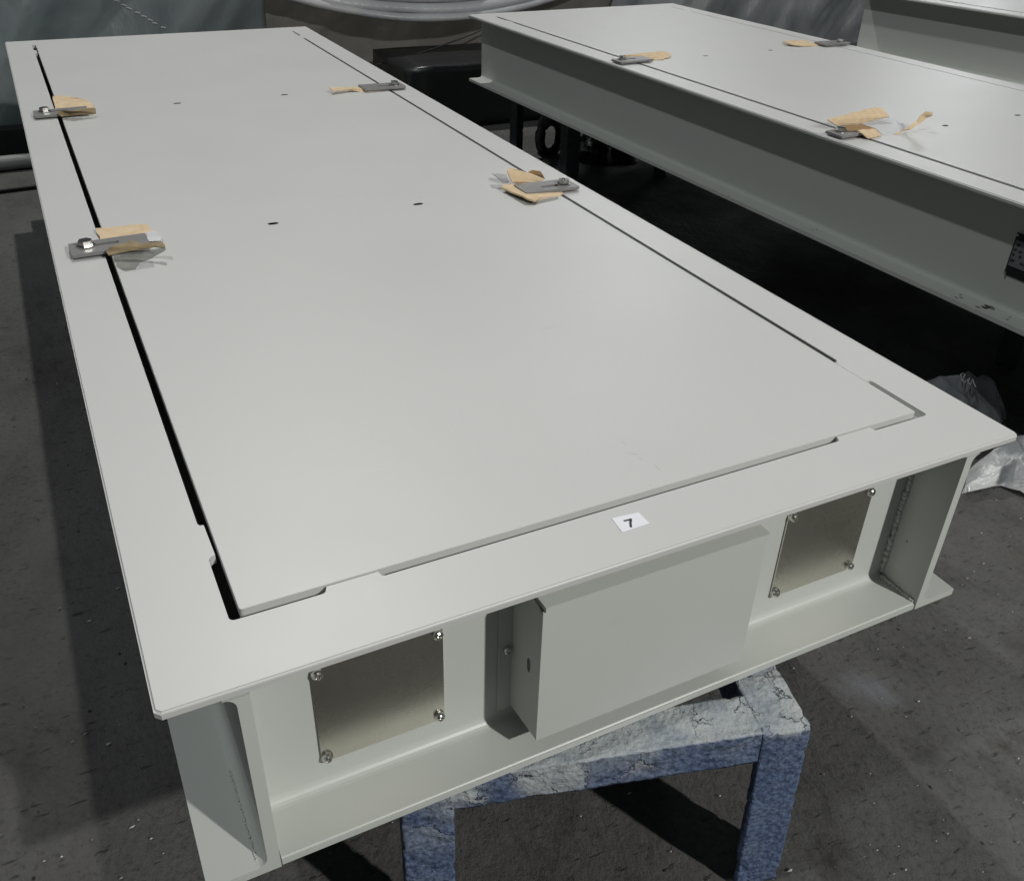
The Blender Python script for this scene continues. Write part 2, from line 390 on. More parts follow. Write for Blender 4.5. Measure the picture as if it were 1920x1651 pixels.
def weld(bm, a, b, r, n, seed, sq=1.0):
    rr = random.Random(seed); a = Vector(a); b = Vector(b)
    for i in range(n):
        p = a.lerp(b, (i + rr.uniform(-0.2, 0.2))/n)
        s = r*rr.uniform(0.7, 1.25)
        bmesh.ops.create_icosphere(bm, subdivisions=1, radius=s, matrix=Matrix.Translation(p + Vector((rr.uniform(-1, 1), rr.uniform(-1, 1), rr.uniform(-1, 1)))*r*0.25) @ Matrix.Diagonal((1, 1, sq, 1)))

def build_platform():
    root = empty('platform', (0, 0, 0))
    # top frame
    bm = bmesh.new()
    c = 0.006
    outer = [(c, 0), (W - c, 0), (W, c), (W, L - c), (W - c, L), (c, L), (0, L - c), (0, c)]
    plate(bm, outer, [opening()], -TF, 0)
    ed = [e for e in bm.edges if len(e.link_faces) == 2 and e.calc_face_angle(0) > 0.6 and
          all(abs(v.co.x) < 0.007 or abs(v.co.x - W) < 0.007 or abs(v.co.y) < 0.007 or abs(v.co.y - L) < 0.007 for v in e.verts)
          and abs(e.verts[0].co.z - e.verts[1].co.z) < 1e-5]
    bmesh.ops.bevel(bm, geom=ed, offset=0.0026, segments=3, affect='EDGES', clamp_overlap=True)
    obj('top_frame', bm, M_PAINT, root)
    # lid
    bm = bmesh.new()
    def slot(cx, cy, a, b):
        return arc(cx + a, cy, b, -90, 90, 5) + arc(cx - a, cy, b, 90, 270, 5)
    holes = [slot(x, y, 0.0045, 0.0076) for x in (0.438, 0.772) for y in (1.27, 2.432)]
    r = 0.004
    out = arc(LX0 + r, LY0 + r, r, 180, 270, 3) + arc(LX1 - r, LY0 + r, r, 270, 360, 3) + arc(LX1 - r, LY1 - r, r, 0, 90, 3) + arc(LX0 + r, LY1 - r, r, 90, 180, 3)
    plate(bm, out, holes, -0.0135, 0.0012)
    ed = [e for e in bm.edges if len(e.link_faces) == 2 and e.calc_face_angle(0) > 0.6 and all(v.co.z > 0 for v in e.verts)
          and all(v.co.x < LX0 + 0.006 or v.co.x > LX1 - 0.006 or v.co.y < LY0 + 0.006 or v.co.y > LY1 - 0.006 for v in e.verts)]
    bmesh.ops.bevel(bm, geom=ed, offset=0.0012, segments=2, affect='EDGES', clamp_overlap=True)
    obj('lid', bm, M_PAINT, root)
    for hx in (0.438, 0.772):
        for hy in (1.27, 2.432):
            bm = bmesh.new(); lathe(bm, [(0.0, -0.012), (0.0128, -0.012), (0.0128, 0.0002), (0.0, 0.0004)], 16)
            pl = obj('hole_shade_disc', bm, M_HOLE, root); pl.location = (hx, hy, 0)  # black disc put in as the dark inside the hole
            pl.scale = (0.93, 0.58, 1)
    # ledge the lid rests on
    for x0, x1, y0, y1 in ((0.118, 0.150, 0.16, 3.52), (1.055, 1.090, 0.16, 3.52), (0.54, 0.57, 0.16, 3.52), (0.66, 0.69, 0.16, 3.52)):
        bm = bmesh.new(); box(bm, x0, x1, y0, y1, -0.10, -0.0145)
        obj('lid_support', bm, M_GALV, root)
    # dark strip added for the shade in the right-hand gap
    bm = bmesh.new(); box(bm, LX1 + 0.0012, LX1 + 0.0104, 0.290, 3.396, -0.011, -0.0016)
    obj('gap_shade_strip', bm, M_BLACK, root)
    # side beams
    wl0, wl1 = 0.0745, 0.0885
    wr0, wr1 = 1.0960, 1.1100
    f = 0.013
    zb = -H + TF
    bm = bmesh.new()
    prof = [(wl1, -TF - 0.0003), (wl1, -H)] + [(0.006, -H), (0.006, zb)] + arc(wl0 - f, zb + f, f, 270, 360, 5) + arc(wl0 - f, -TF - f, f, 0, 90, 5)[:-1] + [(wl0 - f, -TF - 0.0003)]
    extrude(bm, prof, lambda p, t: (p[0], t, p[1]), 0.0, L)
    box(bm, wl1, 0.156, 0.153, L - 0.153, -H, zb)
    obj('side_beam', bm, M_PAINT2, root)
    bm = bmesh.new()
    prof = [(wr0, -TF - 0.0003), (wr0, -H), (1.179, -H), (1.179, zb)] + arc(wr1 + f, zb + f, f, 270, 180, 5) + arc(wr1 + f, -TF - f, f, 180, 90, 5)[:-1] + [(wr1 + f, -TF - 0.0003)]
    extrude(bm, prof, lambda p, t: (p[0], t, p[1]), 0.0, L)
    box(bm, 1.029, wr0, 0.153, L - 0.153, -H, zb)
    obj('side_beam', bm, M_PAINT2, root)
    # end beams
    for s in (0, 1):
        def Y(y): return y if s == 0 else L - y
        bm = bmesh.new()
        y0, y1 = 0.078, 0.087
        prof = [(0.0015, -H), (0.151, -H), (0.151, zb)] + arc(y1 + f, zb + f, f, 270, 180, 5) + [(y1, -TF - 0.0003), (y0, -TF - 0.0003)] + arc(y0 - f, zb + f, f, 0, -90, 5) + [(0.0015, zb)]
        extrude(bm, prof, lambda p, t: (t, Y(p[0]), p[1]), wl1 + 0.0015, wr0 - 0.0015)
        es = [e for e in bm.edges if all(abs(Y(v.co.y) - 0.0015) < 1e-4 and v.co.z > zb - 1e-4 for v in e.verts)]
        bmesh.ops.bevel(bm, geom=es, offset=0.003, segments=3, affect='EDGES')
        obj('end_beam', bm, M_PAINT2, root)
        # weld seams in the corners
        for args in (((wl1 + 0.001, Y(0.076), -0.02), (wl1 + 0.001, Y(0.076), -0.285), 0.0038, 60, 3 + s),
                     ((wr0 - 0.002, Y(0.075), -0.02), (wr0 - 0.002, Y(0.075), -0.28), 0.0048, 60, 5 + s),
                     ((wr0 - 0.004, Y(0.070), -0.285), (wr0 - 0.001, Y(0.004), -0.287), 0.0035, 26, 9 + s),
                     ((wl0 - 0.011, Y(0.012), -0.2865), (wl0 - 0.012, Y(0.15), -0.2870), 0.0016, 40, 11 + s, 0.7)):
            bm = bmesh.new(); weld(bm, *args)
            obj('weld_seam', bm, M_PAINT2, root)
    # unseen black plate added inside to keep the opening dark
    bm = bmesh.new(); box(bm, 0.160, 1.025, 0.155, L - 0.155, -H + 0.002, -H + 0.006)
    obj('blackout_plate', bm, M_BLACK, root)
    # stainless cover plates on the near end
    for cx in (0.2445, 0.9375):
        bm = bmesh.new()
        a, b_ = 0.0808, 0.0800; r = 0.006
        zc = -0.1650
        ring = arc(a - r, b_ - r, r, 0, 90, 3) + arc(-a + r, b_ - r, r, 90, 180, 3) + arc(-a + r, -b_ + r, r, 180, 270, 3) + arc(a - r, -b_ + r, r, 270, 360, 3)
        extrude(bm, ring, lambda p, t: (p[0], t, p[1]), 0.0, -0.0028)
        cp = obj('cover_plate', bm, M_STEEL, root); cp.location = (cx, 0.0775, zc)
        for sx in (-1, 1):
            for sz in (-1, 1):
                screw('screw', cp, (sx*0.0735, -0.0029, sz*0.0715), r=0.0070)
    # folded sheet box between them
    bx = build_box(root)
    # clamps
    for y in (1.247, 2.402):
        build_clamp(root, 0.033, y, 1)
        build_clamp(root, 1.167, y, -1)
    return root

def build_box(root):
    x0, x1, yf, yb, zt, zb = 0.4195, 0.7455, 0.0010, 0.0755, -0.0345, -0.2570
    t = 0.0022
    bm = bmesh.new()
    # front panel
    box(bm, x0, x1, yf, yf + t, zb, zt - 0.0032)
    bev(bm, 0.0009, 2)
    fr = obj('junction_box_cover', bm, M_PAINT2, root)
    # top panel with a small fold at its front
    bm = bmesh.new()
    box(bm, x0 + 0.0025, x1 + 0.0015, yf - 0.0016, yb, zt - 0.0030, zt + 0.0040)
    bev(bm, 0.0030, 4)
    obj('box_top', bm, M_PAINT2, fr)
    # left wall with an oblong hole
    bm = bmesh.new()
    hole = [(0.0293 + 0.0048*math.cos(a), -0.148 + 0.0125*math.sin(a)) for a in [i*math.pi/7 for i in range(14)]]
    plate(bm, [(yf + t, zb + 0.001), (yb, zb - 0.008), (yb, zt - 0.003), (yf + t + 0.012, zt - 0.0025), (yf + t, zt - 0.0075)], [hole], 0, t)
    for v in bm.verts: v.co = Vector((x0 + v.co.z, v.co.x, v.co.y))
    obj('box_side', bm, M_PAINT2, fr)
    bm = bmesh.new(); box(bm, x1 - t, x1, yf + t, yb, zb, zt - 0.003)
    obj('box_side', bm, M_PAINT2, fr)
    # fixing flanges lying on the web
    for fx0, fx1 in ((x0 - 0.0185, x0), (x1, x1 + 0.0185)):
        bm = bmesh.new(); box(bm, fx0, fx1, yb - 0.0005, yb + 0.0019, -0.269, -0.070); bev(bm, 0.0006, 1)
        fl = obj('fixing_flange', bm, M_PAINT2, fr)
        if fx0 < x0: screw('screw', fl, (x0 - 0.0075, yb - 0.0006, -0.160), r=0.0052)
        else: screw('screw', fl, (x1 + 0.010, yb - 0.0006, -0.160), r=0.0052)
    return fr

def build_clamp(root, x, y, s):
    """a slotted flat bar bolted to the frame, reaching over the lid"""
    ln, wd, th = 0.146, 0.068, 0.0072
    bm = bmesh.new()
    r = 0.005
    out = arc(ln - r, wd/2 - r, r, 0, 90, 3) + arc(r, wd/2 - r, r, 90, 180, 3) + arc(r, -wd/2 + r, r, 180, 270, 3) + arc(ln - r, -wd/2 + r, r, 270, 360, 3)
    sl = arc(0.085, 0.006, 0.0075, -90, 90, 5) + arc(0.034, 0.006, 0.0075, 90, 270, 5)
    plate(bm, out, [sl], 0, th)
    bev(bm, 0.0010, 1, 0.9)
    o = obj('clamp_bar', bm, M_CLAMP, root)
    o.location = (x, y, 0.0045); o.rotation_euler = (0, -0.012, 0 if s > 0 else math.pi)
    bm = bmesh.new()
    hexa = [(0.0135*math.cos(math.radians(60*i + 12)), 0.0135*math.sin(math.radians(60*i + 12))) for i in range(6)]
    extrude(bm, hexa, lambda p, t: (p[0], p[1], t), 0.003, 0.0125)
    bev(bm, 0.0022, 2, 0.5)
    lathe(bm, [(0.0175, 0.0), (0.0175, 0.0026), (0.009, 0.0028), (0.0, 0.0028)], 18)
    b_ = obj('bolt', bm, M_CHROME, o); b_.location = (0.031, 0.006, th)
    return o

p1 = build_platform()
p1.location = (0, 0, Z0)
p2 = copy_tree(p1)
p3 = copy_tree(p1)
a2 = 0.02896
e2 = Vector((math.cos(a2), math.sin(a2), 0)); g2 = Vector((math.sin(a2), -math.cos(a2), 0))
far2 = Vector((1.9928, 3.7020, Z0 + 0.0114))
p2.location = far2 + g2*L; p2.rotation_euler = (0, 0, a2)
a3 = 0.124
e3 = Vector((math.cos(a3), math.sin(a3), 0)); g3 = Vector((math.sin(a3), -math.cos(a3), 0))
far3 = Vector((4.0971, 3.2736, Z0 + 0.100)) - e3*0.072
p3.location = far3 + g3*L; p3.rotation_euler = (0, 0, a3)
GP = 'grey steel platforms on trestles'
tag(p1, 'grey painted steel platform with a number 7 sticker, nearest the camera', 'platform', GP)
tag(p2, 'grey steel platform with a black nameplate on its side, behind the nearest platform', 'platform', GP)
tag(p3, 'grey steel platform cut off by the top right corner of the picture', 'platform', GP)

# the second platform's clamps sit a little differently
for ch in p2.children:
    if ch.name.startswith('clamp_bar'):
        nearer = ch.location.y < 1.8
        ch.location.x += -0.020 if ch.location.x < 0.6 else 0.020
        ch.location.y += 0.060 if nearer else 0.030

# sticker with the number 7
st = Vector((0.5730, 0.0628, 0)); 
bm = bmesh.new()
sp = [(0.5551, 0.0782), (0.5920, 0.0748), (0.5940, 0.0735), (0.5932, 0.0515), (0.5915, 0.0500), (0.5540, 0.0484), (0.5522, 0.0498)]
sp = [(0.5522, 0.0490), (0.5925, 0.0500), (0.5922, 0.0745), (0.5551, 0.0782)]
extrude(bm, sp, lambda p, t: (p[0], p[1], t), 0.0002, 0.0006)
sk = obj('number_sticker', bm, M_WHITE, p1)
bm = bmesh.new()
def stroke(pts, wd):
    for (a, b) in zip(pts, pts[1:]):
        a = Vector(a); b = Vector(b); d = (b - a).normalized(); n = Vector((-d.y, d.x))*wd/2; a2_ = a - d*wd*0.4; b2_ = b + d*wd*0.4
        vs = [bm.verts.new((q.x, q.y, 0.0010)) for q in (a2_ + n, a2_ - n, b2_ - n, b2_ + n)]
        bm.faces.new(vs)
def sxy(u, v):
    q = px(u, v, 0.0008); return (q.x, q.y)
stroke([sxy(1171, 976), sxy(1183, 973)], 0.0026)
for v_ in bm.verts: pass
stroke([sxy(1183, 973.5), sxy(1182, 980), sxy(1183, 987)], 0.0028)
n0 = len(bm.verts)
for i, v_ in enumerate(bm.verts): v_.co.z += 0.00004*(i//4)
obj('numeral', bm, M_INK, sk)

# faint scratches on the lid
M_SCR = plain('scratch', (0.36, 0.36, 0.35), 0.6, var=0.1)
for a_, b_ in (((1163, 826), (1176, 834)), ((1178, 853), (1205, 850)), ((1192, 857), (1209, 861)), ((262, 358), (277, 354)), ((612, 371), (662, 368)), ((1224, 868), (1240, 885)), ((1176, 848), (1196, 853))):
    q0 = px(*a_, 0.0014); q1 = px(*b_, 0.0014); dd = (q1 - q0).normalized(); nn = Vector((-dd.y, dd.x, 0))*0.00035
    bm = bmesh.new()
    q0.z -= Z0; q1.z -= Z0; mm = q0.lerp(q1, 0.45) + nn*2
    bm.faces.new([bm.verts.new(v) for v in (q0, mm - nn, q1, mm + nn)])
    obj('scratch', bm, M_SCR, p1)

# nameplate on the second platform's near-left side
w2 = p2
bm = bmesh.new()
# local frame of p2: x across, y away; web face at x = 0.0745
ny1, ny0 = 0.709, 0.540
box(bm, 0.0715, 0.0738, ny0, ny1, -0.202, -0.092)
np_ = obj('nameplate', bm, M_PLATE, p2)
bm = bmesh.new(); box(bm, 0.0706, 0.0714, ny0 + 0.004, ny1 - 0.004, -0.176, -0.110)
gb = obj('grey_panel', bm, M_PLATEGREY, np_)
bm = bmesh.new()
rt = random.Random(5)
for row, zz in enumerate((-0.120, -0.134, -0.147, -0.162)):
    y = ny1 - 0.006 - (0.004 if row == 0 else 0)
    while y > ny0 + 0.02:
        ww = rt.uniform(0.006, 0.012) if row != 3 else rt.uniform(0.010, 0.02)
        for k in range(4):
            yy = y - ww*k/4
            box(bm, 0.0701, 0.0705, yy - ww*0.18, yy, zz - rt.uniform(0.001, 0.0045), zz + rt.uniform(0.001, 0.0045))
        y -= ww + rt.uniform(0.006, 0.022)
obj('plate_print', bm, M_INK, np_)
for yy, zz in ((ny1 - 0.005, -0.197), (ny1 - 0.006, -0.097), (ny0 + 0.006, -0.197), (ny0 + 0.006, -0.097)):
    s_ = screw('screw', np_, (0.0714, yy, zz), r=0.0032); s_.rotation_euler = (0, 0, -math.pi/2)

# chipped paint on its bottom flange
rc = random.Random(21)
inv2 = (Matrix.Translation(p2.location) @ Matrix.Rotation(a2, 4, 'Z')).inverted()
for u, v, n_, r_ in ((1140, 263, 2, .005), (1360, 366, 1, .006), (1525, 433, 2, .005), (1795, 553, 3, .007), (1850, 576, 8, .013), (1890, 598, 2, .006)):
    for k in range(n_):
        c_ = inv2 @ px(u + rc.uniform(-1, 1)*(18 if n_ > 4 else 9), v + rc.uniform(-1, 1)*5, 0.0114 - H + TF + 0.0002)
        if not 0.008 < c_.x < 0.066: continue
        bm = bmesh.new()
        ring = [(c_.x + r_*rc.uniform(.3, .8)*math.cos(a)*0.5, c_.y + r_*rc.uniform(.4, 1)*math.sin(a)) for a in [i*math.pi/4 for i in range(8)]]
        extrude(bm, ring, lambda p, t: (p[0], p[1], t), -H + TF + 0.0002, -H + TF + 0.0006)
        obj('paint_chip', bm, M_INK, p2)

# ------------------------------------------------------------------ trestle stools
def build_stool(seed):
    """square trestle of 70 x 60 mm tube, thickly crusted with old paint; origin at its near right corner on the floor"""
    S, tw, th, ht = 0.561, 0.070, 0.062, Z0 - H
    root = empty('trestle_stool', (0, 0, 0))
    def crust(name, x0, x1, y0, y1, z0, z1, step, top_w, second=None, lean=0.0):
        bm = bmesh.new()
        box(bm, x0, x1, y0, y1, z0, z1)
        if second: box(bm, *second, z0, ht - th + 0.002)
        bev(bm, 0.004, 2)
        for _ in range(6):
            es = [e for e in bm.edges if e.calc_length() > step]
            if not es: break
            bmesh.ops.subdivide_edges(bm, edges=es, cuts=1, use_grid_fill=True)
        bmesh.ops.triangulate(bm, faces=[f for f in bm.faces if len(f.verts) > 4])
        bm.normal_update()
        me = bpy.data.meshes.new(name)
        val = []
        for v in bm.verts:
            n = v.normal.copy(); p = v.co*1.0
            q = p + Vector((seed*3.1, 0, 0))
            lump = noise.fractal(q*14, 0.8, 2.1, 4)*0.0013 + noise.noise(q*85)*0.0008
            cell = noise.voronoi(q*19)[0]
            edge = cell[1] - cell[0]
            if edge < 0.07 and noise.noise(q*7) > 0.02: lump -= 0.0040*(1 - edge/0.07)
            up = max(0.0, n.z)
            flat = 0.45 if up > 0.9 else 1.0
            if z1 - v.co.z < 0.001 and up > 0.9: lump = min(lump, 0.0)*1.0
            o = up*(0.92 + 0.25*noise.noise(q*6))
            # overspray fades down the vertical faces and lies in patches
            o += (1 - up)*max(0.0, (0.30 + 0.75*max(0.0, min(1.0, (v.co.x - 0.12)/0.25)))*math.exp(-(ht - v.co.z)/(0.022 + 0.05*max(0.0, min(1.0, (v.co.x - 0.15)/0.2))))*(0.65 + 1.1*noise.noise(q*13)) if n.z > -0.3 else 0)
            o += 0.10*noise.noise(q*16)
            val.append(max(0, min(1, o)))
            v.co += n*lump*flat
            if lean: v.co.x += lean*(1 - v.co.z/ht)
        bm.to_mesh(me); bm.free()
        at = me.attributes.new('overspray', 'FLOAT', 'POINT')
        at.data.foreach_set('value', val)
        for p_ in me.polygons: p_.use_smooth = True
        return link(name, me, M_STOOL, root)
    # local x runs left along the near side, y away
    st_ = 0.0065
    for yy in (0.0, S - tw):
        crust('rail', tw - 0.006, S - tw + 0.006, yy + 0.0015, yy + tw - 0.001, ht - th, ht - 0.0030, st_, 1)
    for xx in (0.0, S - tw):
        crust('side_rail', xx, xx + tw, 0.004, S - 0.004, ht - th - 0.002, ht - 0.0025, st_, 1)
    for xx in (0.0, S - tw):
        for yy in (0.002, S - tw - 0.002):
            fy = 0.0 if yy < 0.1 else S - 0.014
            fx = xx + 0.0005 if xx < 0.1 else xx + tw - 0.0125
            crust('leg', xx + 0.0005, xx + tw - 0.0005, fy, fy + 0.014, 0.001, ht - 0.0045, st_, 0,
                  (fx, fx + 0.012, yy + 0.002, yy + tw - 0.006), -0.018 if xx < 0.1 else 0.0)
    return root
s1 = build_stool(0)
ang = math.atan2(0.264, -0.964)
# x axis of the stool points left along its near side; y must point away -> mirror handled by scale
s1.matrix_world = Matrix(((-0.9645, 0.264, 0, 0.7888), (0.264, 0.9645, 0, -0.1079), (0, 0, 1, 0), (0, 0, 0, 1)))
GS = 'steel trestle stools'
tag(s1, 'paint-crusted blue trestle stool under the near end of the nearest platform', 'stool', GS)
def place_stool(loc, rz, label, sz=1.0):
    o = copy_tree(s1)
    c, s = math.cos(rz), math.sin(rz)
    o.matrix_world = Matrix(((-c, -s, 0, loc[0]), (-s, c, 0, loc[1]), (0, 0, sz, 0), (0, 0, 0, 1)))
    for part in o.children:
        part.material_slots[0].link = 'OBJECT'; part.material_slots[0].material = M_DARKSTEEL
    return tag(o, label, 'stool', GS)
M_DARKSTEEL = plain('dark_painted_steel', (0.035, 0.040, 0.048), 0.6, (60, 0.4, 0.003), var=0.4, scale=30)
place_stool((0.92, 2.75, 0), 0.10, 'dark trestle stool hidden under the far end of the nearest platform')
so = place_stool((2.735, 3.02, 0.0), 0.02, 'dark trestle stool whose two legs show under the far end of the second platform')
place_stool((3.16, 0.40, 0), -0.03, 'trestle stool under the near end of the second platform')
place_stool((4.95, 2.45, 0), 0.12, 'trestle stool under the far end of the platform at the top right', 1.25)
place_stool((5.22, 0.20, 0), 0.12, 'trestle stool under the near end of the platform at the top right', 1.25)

# ------------------------------------------------------------------ cardboard scraps under the clamps
def sheet(name, pts, mat_, thick, seed, torn=0.0018, parent=None, cuts=2, wob=0.0015):
    """a thin bent sheet from an outline of (point, outline coordinate) pairs, each point with its own height"""
    bm = bmesh.new()
    rr = random.Random(seed)
    Q = []; F = []
    for i, (p, f) in enumerate(pts):
        q, h = pts[(i+1) % len(pts)]; n = max(1, int((q - p).length/0.010))
        for k in range(n):
            c = p.lerp(q, k/n)
            if k: c = c + Vector((rr.uniform(-1, 1), rr.uniform(-1, 1), 0))*torn
            Q.append(c); F.append(f.lerp(h, k/n))
    vs = [bm.verts.new(c) for c in Q]
    for t in tessellate_polygon([F]):
        try: bm.faces.new([vs[k] for k in t])
        except ValueError: pass
    inner = [e for e in bm.edges if not e.is_boundary]
    bmesh.ops.subdivide_edges(bm, edges=inner, cuts=cuts)
    bmesh.ops.triangulate(bm, faces=bm.faces[:])
    for _ in range(3):
        bmesh.ops.smooth_vert(bm, verts=[v for v in bm.verts if not v.is_boundary], factor=0.5, use_axis_x=True, use_axis_y=True, use_axis_z=True)
    for v in bm.verts:
        v.co.z += wob*noise.noise(v.co*40 + Vector((seed, 0, 0)))
    bmesh.ops.recalc_face_normals(bm, faces=bm.faces[:])
    up = sum(f.normal.z for f in bm.faces)
    if up > 0: bmesh.ops.reverse_faces(bm, faces=bm.faces[:])
    # thickness along the mean normal of the sheet
    nrm = Vector()
    for f in bm.faces: nrm += f.normal*f.calc_area()
    nrm = nrm.normalized() if nrm.length > 1e-9 else Vector((0, 0, -1))
    top = bm.verts[:]; low = {v: bm.verts.new(v.co + nrm*thick) for v in top}
    fs = bm.faces[:]; be = [e for e in bm.edges if e.is_boundary]
    for f in fs: bm.faces.new([low[v] for v in reversed(f.verts[:])])
    for e in be:
        a, b = e.verts
        bm.faces.new((a, b, low[b], low[a]))
    return obj(name, bm, mat_, parent)
def Z(o, s, pts):
    return [(px(o[0] + s*x, o[1] + s*y, z), Vector((x, y, 0))) for x, y, z in pts]
def card(label, parts):
    root = None
    base = parts[0][0]
    c = sum((p[0] for p in base), Vector())/len(base)
    root = empty('cardboard_scrap', (c.x, c.y, Z0))
    for i, (pts, m_, nm, th) in enumerate(parts):
        o = sheet(nm, [(p - root.location, f) for p, f in pts], m_, th, i*7 + len(label), parent=root)
    tag(root, label, 'cardboard', 'cardboard scraps pinched under the clamps')
    return root
o, s = (40, 150), .1042
card('pleated cardboard scrap under the farther left clamp of the nearest platform', [
    (Z(o, s, [(560,285,.012),(830,285,.016),(1000,322,.018),(1150,345,.016),(1230,400,.010),(1290,430,.010),(1290,495,.006),(1100,500,.004),(610,520,.004)]), M_CARD, 'cardboard_sheet', .003),
    (Z(o, s, [(640,610,.014),(690,545,.024),(930,560,.026),(1050,515,.028),(1330,505,.026),(1350,600,.012),(1300,622,.010),(720,662,.010)]), M_CARD_SHADE, 'folded_flap', .003)])
o, s = (100, 390), .125
card('cardboard scrap with a raised flap under the nearer left clamp of the nearest platform', [
    (Z(o, s, [(640,300,.008),(1380,240,.012),(1500,330,.010),(1430,520,.005),(1000,560,.003),(700,480,.003)]), M_CARD, 'cardboard_sheet', .003),
    (Z(o, s, [(1385,365,.013),(1500,335,.013),(1620,420,.011),(1612,490,.008),(1440,505,.009)]), M_FILM_SOLID, 'torn_white_liner', .0006),
    (Z(o, s, [(790,640,.016),(850,585,.024),(1190,480,.032),(1290,525,.030),(1640,505,.034),(1672,590,.030),(1500,575,.028),(1300,615,.022),(820,698,.014)]), M_CARD_SHADE, 'raised_flap', .003),
    (Z(o, s, [(905,735,.0020),(1300,650,.0022),(1600,600,.0024),(1690,610,.0024),(1480,745,.0020),(1300,815,.0020),(1240,915,.0020),(1080,940,.0020),(960,885,.0020)]), M_FLAT_DARK, 'dark_flat_sheet', .0005),  # thin dark grey sheet lying flat below the flap
    (Z(o, s, [(985,965,.0018),(1515,880,.0018),(1490,795,.0018),(1300,830,.0018),(1245,925,.0018),(1080,950,.0018)]), M_FLAT_PALE, 'pale_flat_sheet', .0004)])  # thin pale grey sheet lying flat beside the dark one
o, s = (600, 130), .09375
card('narrow cardboard strip under the farther right clamp of the nearest platform', [
    (Z(o, s, [(190,365,.018),(530,355,.014),(780,358,.008),(1250,390,.004),(1330,400,.003),(1200,425,.003),(870,452,.003),(600,402,.010),(240,428,.014)]), M_CARD, 'cardboard_strip', .003)])
o, s = (910, 300), .1042
card('crumpled cardboard with two upturned flaps under the nearer right clamp of the nearest platform', [
    (Z(o, s, [(290,490,.012),(350,435,.016),(560,430,.006),(800,420,.004),(1330,520,.004),(1400,600,.004),(1310,640,.003),(990,682,.004),(930,722,.006),(870,722,.012),(760,690,.013),(560,600,.013)]), M_CARD, 'cardboard_sheet', .004),
    (Z(o, s, [(395,195,.040),(450,140,.044),(560,170,.040),(820,235,.026),(1080,350,.008),(1000,385,.005),(580,425,.006),(490,395,.015)]), M_CARD, 'upturned_flap', .003),
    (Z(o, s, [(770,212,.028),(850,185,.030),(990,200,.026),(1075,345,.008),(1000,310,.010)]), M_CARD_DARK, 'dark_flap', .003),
    (Z(o, s, [(120,240,.0022),(380,262,.0022),(425,395,.0022),(310,395,.0022)]), M_FLAT_PALE, 'pale_flat_sheet', .0004),
    (Z(o, s, [(90,440,.0020),(300,440,.0020),(340,520,.0020),(120,500,.0020)]), M_FLAT_PALE, 'pale_flat_sheet', .0004),
    (Z(o, s, [(330,580,.0020),(480,590,.0020),(900,735,.0020),(1310,655,.0020),(1310,705,.0020),(880,805,.0020),(720,808,.0020),(560,720,.0020)]), M_FLAT_DARK, 'dark_flat_sheet', .0005)])  # shadow below the cardboard, laid on the lid as a dark sheet
o, s = (1130, 60), .08333
card('torn cardboard scrap at the far left clamp of the second platform', [
    (Z(o, s, [(470,520,.026),(1200,450,.028),(1290,425,.030),(1500,465,.026),(1540,510,.022),(1480,590,.016),(1400,580,.018),(1370,620,.016),(1180,622,.016),(1040,600,.016),(920,600,.014),(600,590,.014)]), M_CARD, 'cardboard_sheet', .003),
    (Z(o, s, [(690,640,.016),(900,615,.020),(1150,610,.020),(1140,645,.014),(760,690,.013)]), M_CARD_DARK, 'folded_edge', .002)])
o, s = (1440, 40), .09375
card('brown cardboard strip at the right edge clamp of the second platform', [
    (Z(o, s, [(290,405,.026),(440,385,.026),(770,380,.020),(850,425,.016),(1190,440,.014),(1190,462,.014),(990,490,.014),(640,490,.018),(430,445,.024)]), M_CARD, 'cardboard_strip', .003)])
o, s = (1520, 180), .1354
card('large cardboard flap with a curled torn end on the second platform', [
    (Z(o, s, [(230,325,.045),(900,150,.055),(990,170,.052),(1095,285,.034),(700,380,.022),(480,410,.020),(360,400,.030)]), M_CARD, 'raised_flap', .003),
    (Z(o, s, [(480,420,.028),(690,385,.028),(890,448,.027),(650,478,.027),(500,478,.027)]), M_CARD_DARK, 'brown_inner_sheet', .002),
    (Z(o, s, [(650,472,.032),(890,450,.030),(990,545,.016),(800,585,.016),(740,530,.027)]), M_CARD, 'front_flap', .003),
    (Z(o, s, [(700,380,.018),(1095,290,.016),(1280,360,.014),(1300,470,.014),(1130,540,.013),(1000,540,.013),(900,450,.014)]), M_FILM_SOLID, 'white_paper_liner', .0006),
    (Z(o, s, [(1130,540,.013),(1300,470,.022),(1470,350,.040),(1530,270,.056),(1600,215,.068),(1690,230,.066),(1690,275,.058),(1640,290,.050),(1390,465,.022),(1350,472,.018),(1200,532,.013)]), M_CARD, 'curled_end', .003)])

# ------------------------------------------------------------------ behind: sheeting, block, tube, cable
def curtain(name, x0, x1, z0, z1, ydef, mat_, label, cat, nx=90, nz=40, group=None):
    bm = bmesh.new()
    V = [[None]*(nz+1) for _ in range(nx+1)]
    for i in range(nx+1):
        for k in range(nz+1):
            x = x0 + (x1-x0)*i/nx; z = z0 + (z1-z0)*k/nz
            V[i][k] = bm.verts.new((x, ydef(x, z), z))
    for i in range(nx):
        for k in range(nz):
            bm.faces.new((V[i][k], V[i+1][k], V[i+1][k+1], V[i][k+1]))
    bmesh.ops.solidify(bm, geom=bm.faces[:], thickness=0.002)
    o = obj(name, bm, mat_, None, smooth=True)
    return tag(o, label, cat, group)
def fold(x, z, seed, amp):
    return amp*noise.fractal(Vector(((x - 0.7*z)*1.6, z*0.5 + seed, seed*2.7)), 1.0, 2.0, 4)
GB = 'plastic sheeting hung behind the platforms'
